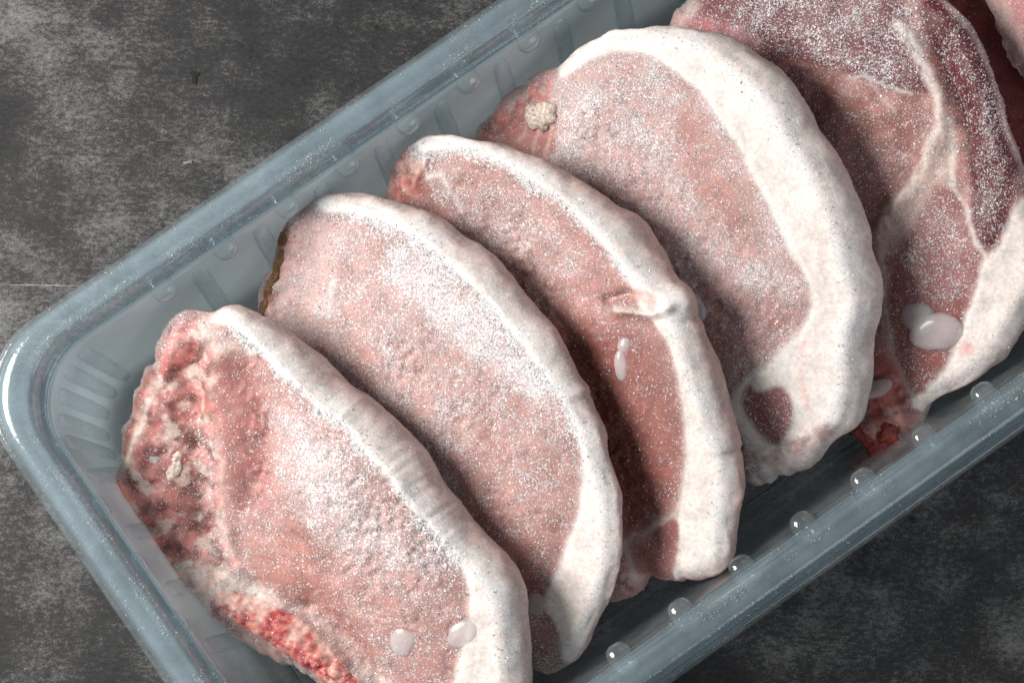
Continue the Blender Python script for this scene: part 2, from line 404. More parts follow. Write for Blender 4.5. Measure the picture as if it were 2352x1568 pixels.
def build_crystals(name, V, F, dens, nrm, rate, parent, cap, big=None, mat=M_CRYSTAL, low=None):
    tri = np.concatenate([F[:, [0, 1, 2]], F[:, [0, 2, 3]]]) if F.shape[1] == 4 else F
    a, b, c = V[tri[:, 0]], V[tri[:, 1]], V[tri[:, 2]]
    area_ = 0.5 * np.linalg.norm(np.cross(b - a, c - a), axis=1)
    w = area_ * dens[tri].mean(1); tot = w.sum()
    N = int(min(cap, tot * rate))
    if N < 4: return None
    cum = np.cumsum(w); pick = np.searchsorted(cum, RNG.random(N) * cum[-1]); pick = np.clip(pick, 0, len(tri) - 1)
    r1, r2 = np.sqrt(RNG.random(N)), RNG.random(N)
    bar = np.c_[1 - r1, r1 * (1 - r2), r1 * r2]
    t = tri[pick]
    P = (V[t] * bar[:, :, None]).sum(1); Nn = (nrm[t] * bar[:, :, None]).sum(1)
    sz = 0.6 + 1.1 * RNG.random(N) ** 2
    if big is not None: sz = sz * (1 + 0.55 * (big[t] * bar).sum(1))
    tn_ = np.cross(Nn, RNG.normal(0, 1, (N, 3))); tn_ /= np.linalg.norm(tn_, axis=1)[:, None] + 1e-9
    lw = (low[t] * bar).sum(1) if low is not None else np.zeros(N)
    dirn = tn_ + Nn * ((0.15 + 1.1 * RNG.random(N) ** 1.5) * (1 - 0.6 * lw))[:, None]; dirn /= np.linalg.norm(dirn, axis=1)[:, None] + 1e-9
    e1 = np.cross(Nn, dirn) + RNG.normal(0, 0.12, (N, 3)); e1 /= np.linalg.norm(e1, axis=1)[:, None] + 1e-9
    e2 = np.cross(dirn, e1)
    rb = 0.0155 * sz; hh = 0.038 * sz * (0.6 + 0.9 * RNG.random(N)) * (1 - 0.3 * lw)
    P = P - dirn * (0.012 * sz)[:, None]
    out = np.empty((N, 4, 3)); w1, w2, tw = RNG.random(N), RNG.random(N), RNG.normal(0, 0.35, N)
    out[:, 0] = P - dirn * (0.2 * hh)[:, None]
    out[:, 1] = P + e1 * (rb * (0.6 + 0.8 * w1))[:, None] + dirn * (hh * (0.2 + 0.4 * w2))[:, None]
    out[:, 2] = P + dirn * hh[:, None] + e2 * (rb * tw)[:, None]
    out[:, 3] = P - e1 * (rb * (0.6 + 0.8 * w2))[:, None] + dirn * (hh * (0.2 + 0.4 * w1))[:, None] + e2 * (rb * tw)[:, None]
    base = np.arange(N)[:, None] * 4
    Ft = np.concatenate([base + np.array([[0, 1, 2]]), base + np.array([[0, 2, 3]])])
    fn = np.cross(out[:, 1] - out[:, 0], out[:, 2] - out[:, 0]); fl = (fn * Nn).sum(1) < 0
    tmp = out[fl, 1].copy(); out[fl, 1] = out[fl, 3]; out[fl, 3] = tmp
    cn = Nn + RNG.normal(0, 0.38, (N, 3)); cn /= np.linalg.norm(cn, axis=1)[:, None] + 1e-9
    cn = np.repeat(cn, 4, axis=0)
    o = mesh_np(name, out.reshape(-1, 3), Ft, mat, parent, normals=cn); o['kind'] = 'stuff'
    return o

def make_chop(spec):
    root = thing('pork_chop', spec['label'], 'pork chop', GROUP)
    beta = math.radians(spec.get('beta', 30)); ga = math.radians(spec.get('g', 34.9)); T = spec.get('T', 2.0) * 0.80
    gdir = np.array([math.cos(ga), math.sin(ga), 0.0]); e1 = np.array([math.sin(ga), -math.cos(ga), 0.0])
    e2 = gdir * math.cos(beta) + Z * math.sin(beta); nn = np.cross(e1, e2); nn = nn * np.sign(nn[2])
    ax, ay, az = spec['anchor']; p0 = at_z([(ax, ay)], az)[0]
    def uv(px):
        px = np.asarray(px, float); w = on_plane(px, p0, nn) - p0; return np.c_[w @ e1, w @ e2]
    def world(u, h): return p0 + u[:, :1] * e1 + u[:, 1:2] * e2 + np.asarray(h)[:, None] * nn
    ol = np.array([(q[0], q[1], q[2] if len(q) > 2 else 0.6) for q in spec['outline']], float)
    ols = smooth(ol, 5); k_ol = np.clip(ols[:, 2], 0.12, 1.5); poly = uv(ols)
    jag = (fbm(np.c_[poly, np.zeros(len(poly))], 1.1, spec['seed'], 1) - 0.5) * spec.get('jag', 0.20)
    rag = (fbm(np.c_[poly, np.ones(len(poly))], 3.2, spec['seed'] + 5, 4) - 0.5) * 0.5; jag = jag + rag * (np.abs(ols[:, 2] - 0.6) < 0.004)
    cen = poly.mean(0); dr = poly - cen; poly = poly + dr / np.linalg.norm(dr, axis=1)[:, None] * jag[:, None]
    lo, hi = poly.min(0) - 2 * H, poly.max(0) + 2 * H
    nx, ny = int((hi[0] - lo[0]) / H) + 1, int((hi[1] - lo[1]) / H) + 1
    gx, gy = np.meshgrid(np.arange(nx), np.arange(ny), indexing='ij')
    P = np.c_[lo[0] + gx.ravel() * H, lo[1] + gy.ravel() * H]
    d, arg = sdf(P, poly)
    G = d.reshape(nx, ny); gu, gv = np.gradient(G, H); grad = np.c_[gu.ravel(), gv.ravel()]
    grad /= np.linalg.norm(grad, axis=1)[:, None] + 1e-6
    tg = np.roll(poly, -1, 0) - np.roll(poly, 1, 0)
    on = np.c_[tg[:, 1], -tg[:, 0]]
    for _ in range(6): on = (np.roll(on, 1, 0) + on + np.roll(on, -1, 0)) / 3
    on /= np.linalg.norm(on, axis=1)[:, None] + 1e-9
    if ((poly - cen) * on).sum() < 0: on = -on
    ai = arg.astype(int) % len(poly); fr_ = (arg - arg.astype(int))[:, None]
    onrm = on[ai] * (1 - fr_) + on[(ai + 1) % len(poly)] * fr_
    keep = d < 0.55 * H; snap = keep & (d > -0.5 * H)
    P[snap] -= grad[snap] * d[snap][:, None]; d = np.where(snap, 0.0, d)
    idx = np.arange(nx * ny).reshape(nx, ny)
    cells = np.stack([idx[:-1, :-1], idx[1:, :-1], idx[1:, 1:], idx[:-1, 1:]], -1).reshape(-1, 4)
    cells = cells[keep[cells].all(1)]
    used = np.unique(cells); re = -np.ones(nx * ny, int); re[used] = np.arange(len(used))
    cells = re[cells]; P = P[used]; d = d[used]; arg = arg[used]; grad = onrm[used]
    NV = len(P)
    ed = np.concatenate([cells[:, [0, 1]], cells[:, [1, 2]], cells[:, [2, 3]], cells[:, [3, 0]]])
    key = ed[:, 0].astype(np.int64) * NV + ed[:, 1]; rk = ed[:, 1].astype(np.int64) * NV + ed[:, 0]
    be = ed[~np.isin(key, rk)]; bv = np.unique(be); bi = -np.ones(NV, int); bi[bv] = np.arange(len(bv)); nb = len(bv)
    P[bv] -= grad[bv] * d[bv][:, None]; d[bv] = 0.0
    P3 = np.c_[P, np.full(NV, spec['seed'] * 3.7)]
    di = -d
    # thickness field (interpolated from the outline)
    kk = np.interp(arg, np.arange(len(k_ol) + 1), np.r_[k_ol, k_ol[:1]])
    inner = sstep(di, 0.0, 2.0); kf = kk * (1 - inner) + 0.8 * inner
    # masks
    warp = np.c_[fbm(P3, 1.1, 3 + spec['seed'], 3) - 0.5, fbm(P3, 1.1, 31 + spec['seed'], 3) - 0.5]
    fine = np.c_[fbm(P3, 6.0, 5 + spec['seed'], 3) - 0.5, fbm(P3, 6.0, 57 + spec['seed'], 3) - 0.5]
    Pw = P + warp * 0.18 + fine * 0.10
    def mask(kind, pts, w):
        if kind == 'poly':
            q = smooth(uv(pts), 3); dd, _ = sdf(Pw, q); return sstep(-dd, -w, w)
        if kind == 'line':
            q = uv(smooth(pts, 4, False)); dd, _ = seg_dist(Pw + warp * 0.25, q, False); return np.exp(-(dd / w) ** 2) * (0.55 + 0.9 * np.clip(fine[:, 0] + warp[:, 1] + 0.5, 0, 1)).clip(0, 1)
        q = uv([pts])[0]; dd = np.linalg.norm(Pw - q, axis=1); return np.exp(-(dd / w) ** 2)
    # relief
    h = np.zeros(NV); Rr = spec.get('R', 0.38)
    Rr = 0.30; h -= spec.get('drop', 0.11) * (1 - np.clip(di / Rr, 0, 1)) ** 2
    h += (fbm(P3, 0.45, spec['seed'], 3) - 0.5) * spec.get('lump', 0.3) * sstep(di, 0, 1.2)
    h += (fbm(P3, 3.0, spec['seed'] + 9, 4) - 0.5) * 0.03
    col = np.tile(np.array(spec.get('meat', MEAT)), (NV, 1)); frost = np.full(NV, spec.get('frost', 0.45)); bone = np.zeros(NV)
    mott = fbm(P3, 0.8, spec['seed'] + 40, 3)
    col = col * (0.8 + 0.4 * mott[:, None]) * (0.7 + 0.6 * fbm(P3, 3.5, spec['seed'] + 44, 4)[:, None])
    fib = fbm(np.c_[P[:, 0] * 5.5 + warp[:, 0] * 4, P[:, 1] * 0.9 + warp[:, 1] * 2, P3[:, 2]], 1.0, spec['seed'] + 51, 3)
    col = col * (0.80 + 0.40 * fib[:, None])
    fatm = np.zeros(NV)
    if 'fat' in spec:
        fm = mask('poly', spec['fat'], 0.11); fatm = fm
        col = col * (1 - fm[:, None]) + np.array(FATC) * fm[:, None]
        h += 0.07 * mask('poly', spec['fat'], 0.2)
        frost = np.maximum(frost, fm * spec.get('fat_frost', 0.55))
    for kind, pts, w, amp in spec.get('relief', []): h += amp * mask(kind, pts, w)
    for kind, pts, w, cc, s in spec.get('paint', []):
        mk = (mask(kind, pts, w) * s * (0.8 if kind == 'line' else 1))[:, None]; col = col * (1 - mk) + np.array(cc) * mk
        if cc in (FATC, CREAM): fatm = np.maximum(fatm, mk[:, 0] * (0 if kind == 'line' else 1))
        elif kind == 'poly' and s > 0.5: fatm = fatm * (1 - mk[:, 0])
    for kind, pts, w, amp in spec.get('rime', []):
        mk = mask(kind, pts, w); frost = frost * (1 - mk) + amp * mk
    for kind, pts, w in spec.get('bone', []):
        mk = mask(kind, pts, w); bone = np.maximum(bone, mk)
        sp = fbm(P3, 9.0, 77, 3); pit = sstep(sp, 0.42, 0.6)
        sp2 = fbm(P3, 2.2, 78, 3); bc = np.array((0.38, 0.03, 0.035)) * (1 - pit[:, None]) + np.array((0.58, 0.18, 0.14)) * pit[:, None]; cs = sstep(sp2, 0.5, 0.72)[:, None]; bc = bc * (1 - cs) + np.array((0.68, 0.42, 0.36)) * cs
        col = col * (1 - mk[:, None]) + bc * mk[:, None]; h += mk * ((sp - 0.5) * 0.22)
        frost = frost * (1 - mk) + 0.10 * mk
    for kind, pts, w, amp in spec.get('torn', []):
        mk = mask(kind, pts, w); tn = fbm(P3, 2.4, spec['seed'] + 81, 5); h += mk * (tn - 0.5) * amp
        v_ = (0.55 + 0.9 * sstep(fbm(P3, 3.2, spec['seed'] + 85, 4), 0.3, 0.7))[:, None]
        col = col * (1 - mk[:, None]) + col * v_ * mk[:, None]
        pf = (mk * sstep(fbm(P3, 3.0, spec['seed'] + 87, 4), 0.56, 0.66) * 0.5)[:, None]; col = col * (1 - pf) + np.array(CREAM) * pf
        rf = (mk * sstep(fbm(P3, 3.4, spec['seed'] + 88, 4), 0.58, 0.70) * 0.45)[:, None]; col = col * (1 - rf) + np.array((0.42, 0.035, 0.035)) * rf
    crest = np.zeros(NV)
    if 'crest' in spec:
        q = uv(smooth(spec['crest'], 4, False)); dd, _ = seg_dist(P, q, False); crest = np.exp(-((dd + (fbm(P3, 2.0, 66, 3) - 0.5) * 0.5).clip(0) / 0.36) ** 2)
        frost = np.maximum(frost, crest * spec.get('crest_frost', 1.0))
    frost = np.clip(frost * (0.75 + 0.5 * fbm(P3, 1.5, spec['seed'] + 70, 3)), 0, 1)
    Vf = world(P, h)
    # side wall
    ROWS = 12; Vs = [Vf]; cols = [col]; fros = [frost]; fats = [fatm]; bons = [bone]; cres = [crest]
    fat_side = np.array(spec.get('side', SIDE))
    isf = sstep(fatm[bv], 0.3, 0.6)[:, None]
    for j in range(1, ROWS + 1):
        tau = j / ROWS
        dep = h[bv] - (T * kf[bv]) * tau
        bul = (0.16 * np.sin(math.pi * min(tau, 1)) + 0.36 * math.sin(math.pi * 0.5 * min(tau / 0.8, 1))) * np.minimum(kf[bv] * 1.1, 1.1) + 0.05 * math.sin(tau * 5)
        Q = P[bv] + grad[bv] * bul[:, None]
        Q3 = np.c_[Q, np.full(nb, tau * 2.0 + spec['seed'])]
        dep = dep + (fbm(Q3, 1.2, 19, 3) - 0.5) * 0.25 * math.sin(math.pi * tau)
        Q = Q + grad[bv] * ((fbm(Q3, 1.8, 23, 3) - 0.5) * 0.16)[:, None]
        Vs.append(world(Q, dep))
        mixs = sstep(np.array([tau]), 0.05, 0.35)[0]
        sc_ = col[bv] * (1 - mixs) + (fat_side * (0.9 + 0.2 * fbm(Q3, 1.1, 29, 3)[:, None]) * isf + np.array(spec.get('edge', PALE)) * (1 - isf)) * mixs
        cols.append(sc_); fros.append(frost[bv] * (1 - mixs) + spec.get('side_frost', 0.55) * mixs * (0.6 + 0.8 * fbm(Q3, 0.9, 37, 3)))
        fats.append(fatm[bv]); bons.append(bone[bv]); cres.append(crest[bv] * max(1 - 2.5 * tau, 0))
    nfront = NV
    def vid(j, b): return b if j == 0 else nfront + (j - 1) * nb + bi[b]
    sf = []
    for j in range(ROWS):
        a, b = be[:, 0], be[:, 1]
        sf.append(np.stack([vid(j, b), vid(j, a), vid(j + 1, a), vid(j + 1, b)], 1))
    # back sheet
    off = nfront + ROWS * nb
    inter = np.ones(NV, bool); inter[bv] = False; ii = np.nonzero(inter)[0]
    bm = -np.ones(NV, int); bm[ii] = off + np.arange(len(ii)); bm[bv] = nfront + (ROWS - 1) * nb + bi[bv]
    hb = -T * kf[ii] - 0.10 * sstep(di[ii], 0, 0.5) + h[ii] * 0.2
    Vs.append(world(P[ii], np.minimum(hb, h[ii] - 0.15))); cols.append(np.tile(np.array(MEAT), (len(ii), 1))); fros.append(np.full(len(ii), 0.3)); fats.append(fatm[ii]); bons.append(bone[ii]); cres.append(np.zeros(len(ii)))
    back = bm[cells][:, ::-1]
    V = np.concatenate(Vs); col = np.concatenate(cols); fro = np.concatenate(fros); fat = np.concatenate(fats); bon = np.concatenate(bons); cre = np.concatenate(cres)
    haz = fro * np.clip(col[:, 0] / 0.33, 0.25, 1.0) ** 2
    V = np.maximum(V, np.array([-99, -99, FLOOR_Z + 0.06]))
    F = np.concatenate([cells] + sf + [back])
    fnorm = np.cross(V[F[:, 2]] - V[F[:, 0]], V[F[:, 3]] - V[F[:, 1]])
    if (fnorm[:len(cells)] @ nn).sum() < 0: F = F[:, ::-1]; fnorm = -fnorm
    vn = np.zeros_like(V)
    for i in range(4): np.add.at(vn, F[:, i], fnorm)
    vn /= np.linalg.norm(vn, axis=1)[:, None] + 1e-12
    isb = bon[F].mean(1) > 0.5; isfat = (fat[F].mean(1) > 0.5) & ~isb
    for nm, sel, mt in (('meat', ~isb & ~isfat, M_MEAT), ('fat_cap', isfat, M_FAT), ('bone', isb, M_BONE)):
        if sel.sum() < 30: continue
        f = F[sel]; us = np.unique(f); r = -np.ones(len(V), int); r[us] = np.arange(len(us))
        mesh_np(nm, V[us], r[f], mt, root, {'Col': col[us], 'frost': fro[us], 'haze': haz[us]}, vn[us])
    nv_vis = off
    vis = (F < nv_vis).all(1); Fv = F[vis]
    clump = sstep(fbm(V * 1.0, 2.6, 91, 3), 0.30, 0.68) * (0.35 + 0.65 * sstep(fbm(V, 7.0, 93, 2), 0.35, 0.65))
    dens = np.clip(fro, 0, 1) ** 1.3 * (0.25 + 0.75 * clump) + 0.22 * cre * (fro > 0.5)
    dens *= (vn[:, 2] > -0.3) * (1 - fat)
    dens += 0.08 * cre * (vn[:, 2] > -0.3)
    build_crystals('frost', V, Fv, dens, vn, 2.2 * spec.get('rate', 1250), root, spec.get('cap', 130000), big=cre, low=fat)
    surf = lambda px: Vf[np.argmin(((P - uv([px])) ** 2).sum(1))]
    for dct in spec.get('drops', []):
        drop(root, surf, nn, e1, e2, **dct)
    return root

def blob(name, c, ax, mat, parent, seed, rough=0.12, nseg=20, ns=1.5):
    """closed lumpy ellipsoid; ax = three scaled axes"""
    V = []; F = []; rings = 12
    for i in range(rings + 1):
        th = math.pi * i / rings
        for j in range(nseg):
            ph = 2 * math.pi * j / nseg
            V.append((math.sin(th) * math.cos(ph), math.sin(th) * math.sin(ph), math.cos(th)))
    V = np.array(V); V = V * (1 + (fbm(V + seed, ns, seed, 3)[:, None] - 0.5) * 2 * rough)
    for i in range(rings):
        for j in range(nseg): F.append((i * nseg + j, (i + 1) * nseg + j, (i + 1) * nseg + (j + 1) % nseg, i * nseg + (j + 1) % nseg))
    W = c + V @ np.array(ax)
    return mesh_np(name, W, np.array(F), mat, parent)
def drop(root, surf, nn, e1, e2, px=(0, 0), r=(0.4, 0.4), ang=0.0, h=0.25, lift=0.0, mat=None, name='ice_drop', rough=0.16, ns=1.5, seed=1):
    c = surf(px) + nn * (lift - 0.3 * h); r = (r[0] * 1.25, r[1] * 1.25); h = h * 0.6; a = math.radians(ang)
    d1 = e1 * math.cos(a) + e2 * math.sin(a); d2 = -e1 * math.sin(a) + e2 * math.cos(a)
    blob(name, c, (d1 * r[0], d2 * r[1], nn * h), mat or M_ICE, root, seed, rough, ns=ns)

CHOPS = []
# 1: the nearest chop
CHOPS.append(dict(seed=1, label='front left pork chop with red cut rib bone, on top of all others', anchor=(900, 1080, 5.2), beta=23, T=2.1, frost=0.48, rate=1300,
    outline=[(412, 728, .4), (468, 738, .4), (520, 716, .35), (565, 750, .6), (610, 800, .9), (660, 850, 1.05), (720, 905, 1.1), (785, 955, 1.1), (850, 1015, 1.1), (905, 1075, 1.05), (960, 1150, 1.0), (1005, 1215, 1.0), (1060, 1270, .95), (1115, 1310, .85), (1148, 1370, .8), (1163, 1440, .75), (1165, 1520, .75), (1160, 1600, .7), (1120, 1690), (1020, 1740), (900, 1700), (820, 1640), (745, 1575), (690, 1528), (630, 1500), (580, 1475), (540, 1440), (490, 1395), (440, 1358), (398, 1332), (382, 1290), (350, 1245), (318, 1195), (288, 1148), (268, 1105), (282, 1060), (290, 1000), (310, 940), (340, 880), (368, 815), (385, 765)],
    fat=[(455, 735), (530, 748), (590, 800), (650, 866), (718, 924), (788, 976), (856, 1046), (914, 1120), (968, 1190), (1022, 1252), (1072, 1318), (1085, 1390), (1062, 1480), (1040, 1568), (1010, 1700), (1100, 1780), (1300, 1600), (1280, 1350), (1100, 1150), (900, 900), (700, 760), (520, 650), (450, 700)],
    crest=[(540, 745), (600, 800), (660, 860), (720, 915), (785, 965), (850, 1025), (905, 1085), (960, 1160), (1005, 1225), (1060, 1280), (1110, 1325), (1140, 1380), (1152, 1440), (1155, 1540)],
    torn=[('poly', [(390, 740), (490, 770), (500, 1000), (530, 1240), (640, 1370), (500, 1400), (380, 1320), (260, 1120), (300, 960), (360, 820)], .25, .24)],
    relief=[('line', [(500, 790), (485, 860), (492, 960), (508, 1060), (512, 1150), (520, 1220), (545, 1285), (590, 1335)], .36, .08),
            ('line', [(570, 850), (600, 950), (600, 1050), (580, 1150)], .65, -.30), ('line', [(430, 830), (440, 950), (450, 1080), (450, 1160)], .5, -.30),
            ('pt', (440, 1195), .45, -.28), ('line', [(800, 1100), (900, 1250), (950, 1400)], 1.6, .30), ('line', [(700, 1390), (790, 1470), (870, 1560)], .45, -.35),
            ('line', [(530, 1395), (620, 1430), (720, 1500), (820, 1590)], .55, .50), ('line', [(410, 745), (400, 800), (375, 850)], .25, .15), ('line', [(400, 850), (440, 835), (458, 800)], .08, -.14)],
    paint=[('poly', [(440, 770), (500, 790), (492, 950), (510, 1150), (520, 1230), (440, 1262), (392, 1280), (300, 1150), (295, 1050), (330, 950), (380, 850)], .12, (.30, .10, .085), .9),
           ('poly', [(500, 800), (560, 830), (620, 950), (630, 1080), (600, 1170), (530, 1190), (510, 1100), (495, 950)], .3, (.38, .11, .09), .8),
           ('line', [(500, 790), (485, 860), (492, 960), (508, 1060), (512, 1150), (520, 1220), (545, 1285), (590, 1335), (640, 1372)], .13, (.60, .40, .35), .5),
           ('line', [(470, 760), (500, 790), (560, 800)], .25, CREAM, .6),
           ('line', [(362, 872), (328, 945), (302, 1020), (286, 1090)], .15, CREAM, 1.0),
           ('line', [(365, 862), (420, 835), (455, 800), (470, 765)], .06, CREAM, .9), ('line', [(375, 1005), (420, 980), (455, 940), (460, 915)], .05, CREAM, .6),
           ('poly', [(410, 735), (455, 748), (458, 795), (405, 845), (362, 862), (385, 780)], .05, (.50, .16, .13), 1.0), ('line', [(408, 735), (385, 790), (370, 855)], .08, (.55, .04, .04), .8), ('line', [(372, 858), (400, 850), (440, 815)], .06, (.40, .02, .03), .8),
           ('pt', (430, 1195), .35, (.20, .08, .08), .7), ('line', [(400, 1190), (440, 1180), (490, 1200)], .12, (.14, .05, .05), .7),
           ('line', [(275, 1110), (300, 1150), (330, 1200), (355, 1240)], .18, (.72, .22, .17), .8),
           ('poly', [(395, 1330), (415, 1290), (470, 1290), (560, 1325), (640, 1368), (590, 1372), (500, 1362), (480, 1405), (430, 1358)], .12, (.66, .46, .38), .9),
           ('pt', (344, 1205), .10, BLOOD, 1.0), ('pt', (338, 1195), .08, BLOOD, 1.0), ('pt', (410, 1330), .16, (.75, .08, .06), .9), ('pt', (425, 1345), .14, (.75, .10, .08), .8), ('pt', (276, 1112), .16, (.80, .22, .17), .8),
           ('line', [(570, 1460), (640, 1495), (720, 1545), (780, 1600)], .22, (.72, .40, .34), .9), ('line', [(620, 1370), (700, 1410), (780, 1480), (840, 1545)], .10, (.66, .42, .36), .8), ('line', [(830, 1545), (880, 1590)], .2, CREAM, .9)],
    rime=[('poly', [(300, 900), (500, 780), (510, 1180), (400, 1300), (280, 1120)], .3, .16), ('poly', [(510, 820), (600, 900), (620, 1100), (540, 1180)], .3, .26), ('poly', [(560, 1200), (700, 1200), (800, 1400), (860, 1540), (760, 1440), (600, 1330)], .4, .30),
          ('poly', [(640, 930), (760, 1020), (900, 1180), (1000, 1290), (900, 1300), (760, 1220), (660, 1100)], .8, .88), ('line', [(460, 1000), (480, 1090), (470, 1150)], .4, .45)],
    bone=[('poly', [(508, 1362), (570, 1358), (640, 1388), (705, 1432), (765, 1492), (835, 1568), (905, 1640), (820, 1640), (742, 1560), (690, 1515), (610, 1455), (545, 1415)], .06)],
    drops=[dict(px=(932, 1462), r=(.42, .33), ang=125, h=.30, lift=-.02, seed=3), dict(px=(1062, 1455), r=(.40, .30), ang=90, h=.26, lift=.02, seed=4),
           dict(px=(338, 1050), r=(.42, .28), ang=20, h=.22, lift=-.08, seed=5), dict(px=(372, 1068), r=(.36, .26), ang=30, h=.26, lift=-.12, rough=.5, ns=3, mat=M_PINK, name='gristle', seed=8),
           dict(px=(392, 1082), r=(.16, .30), ang=20, h=.22, lift=-.02, rough=.35, ns=3, mat=M_CREAM, name='gristle', seed=9), dict(px=(402, 1050), r=(.12, .16), ang=0, h=.2, lift=0, rough=.4, ns=3, mat=M_CREAM, name='gristle', seed=10),
           dict(px=(404, 1268), r=(.44, .34), ang=-30, h=.3, lift=-.1, rough=.1, mat=M_PINK, name='cartilage', seed=6), dict(px=(425, 1295), r=(.42, .09), ang=65, h=.2, lift=.02, rough=.2, mat=M_CREAM, name='membrane', seed=7)]))
# 2
CHOPS.append(dict(seed=2, label='second pork chop from left with brown crusted tip and thick white frost', anchor=(1175, 735, 5.35), T=2.0, frost=0.58, rate=1350,
    outline=[(600, 722), (615, 660), (635, 600), (650, 540), (680, 500, .3), (735, 466, .25), (790, 470, .4), (870, 490, .6), (945, 522, .7), (1015, 572, .75), (1095, 642, .8), (1175, 732, .8), (1250, 822, .7), (1308, 912, .6), (1345, 1000, .5), (1380, 1080, .4), (1397, 1160, .35), (1402, 1240, .32), (1388, 1320, .32), (1355, 1420, .35), (1315, 1500, .3), (1280, 1522, .3), (1235, 1530), (1180, 1500), (1120, 1430), (1000, 1350), (850, 1200), (720, 1000), (620, 850)],
    fat=[(730, 480), (800, 490), (876, 512), (948, 545), (1022, 600), (1102, 676), (1182, 772), (1250, 860), (1303, 945), (1336, 1040), (1338, 1120), (1320, 1210), (1290, 1290), (1248, 1385), (1262, 1430), (1285, 1520), (1330, 1600), (1500, 1300), (1450, 1000), (1200, 650), (900, 430), (740, 430)],
    crest=[(740, 472), (800, 482), (870, 502), (940, 535), (1010, 588), (1090, 658), (1170, 750), (1245, 842), (1300, 930), (1340, 1015), (1375, 1090), (1392, 1165), (1395, 1240), (1380, 1320), (1348, 1415), (1310, 1495)],
    torn=[('line', [(668, 515), (645, 600), (615, 720)], .4, .4)],
    relief=[('line', [(900, 800), (1050, 1000), (1200, 1250)], 1.5, .22), ('line', [(680, 520), (660, 620), (640, 720)], .5, .14)],
    paint=[('poly', [(640, 600), (690, 500), (760, 500), (770, 600), (745, 700), (720, 790), (600, 760)], .35, PALE, .85),
           ('line', [(700, 500), (680, 545), (675, 600)], .2, (.60, .16, .14), .6), ('line', [(700, 590), (690, 630)], .05, BLOOD, .8), ('line', [(765, 640), (755, 720)], .12, FATC, .7),
           ('line', [(652, 535), (640, 600), (622, 660), (606, 720)], .17, CRUST, 1.0), ('line', [(664, 535), (652, 600), (634, 665), (620, 720)], .10, (.42, .22, .13), .8), ('pt', (655, 540), .16, (.12, .05, .02), .9), ('pt', (637, 605), .12, (.12, .06, .02), .8),
           ('poly', [(1225, 1410), (1272, 1418), (1288, 1515), (1240, 1540), (1200, 1480)], .06, (.32, .07, .06), 1.0), ('line', [(600, 740), (650, 790), (760, 830)], .25, (.50, .12, .12), .6)],
    rime=[('poly', [(900, 570), (1000, 610), (1110, 700), (1220, 830), (1260, 930), (1180, 880), (1080, 800), (980, 720), (900, 640)], .4, 1.0), ('poly', [(1050, 1050), (1250, 1000), (1330, 1100), (1250, 1380), (1150, 1250)], .6, .46),
          ('poly', [(1100, 1180), (1180, 1200), (1260, 1380), (1200, 1400)], .4, .26), ('line', [(652, 535), (640, 600), (622, 660), (606, 720)], .2, .08), ('poly', [(690, 560), (800, 560), (850, 700), (760, 780), (680, 720)], .3, .6)],
    drops=[dict(px=(1235, 1385), r=(.42, .3), ang=70, h=.2, lift=0.0, seed=12)] + [dict(px=q, r=r_, ang=a_, h=.22, lift=.02, rough=.5, ns=3, mat=M_CRUST, name='crust', seed=90 + i) for i, (q, r_, a_) in enumerate((((655, 545), (.22, .15), 100), ((640, 600), (.34, .12), 115), ((626, 652), (.36, .13), 115), ((610, 700), (.30, .13), 115)))]))
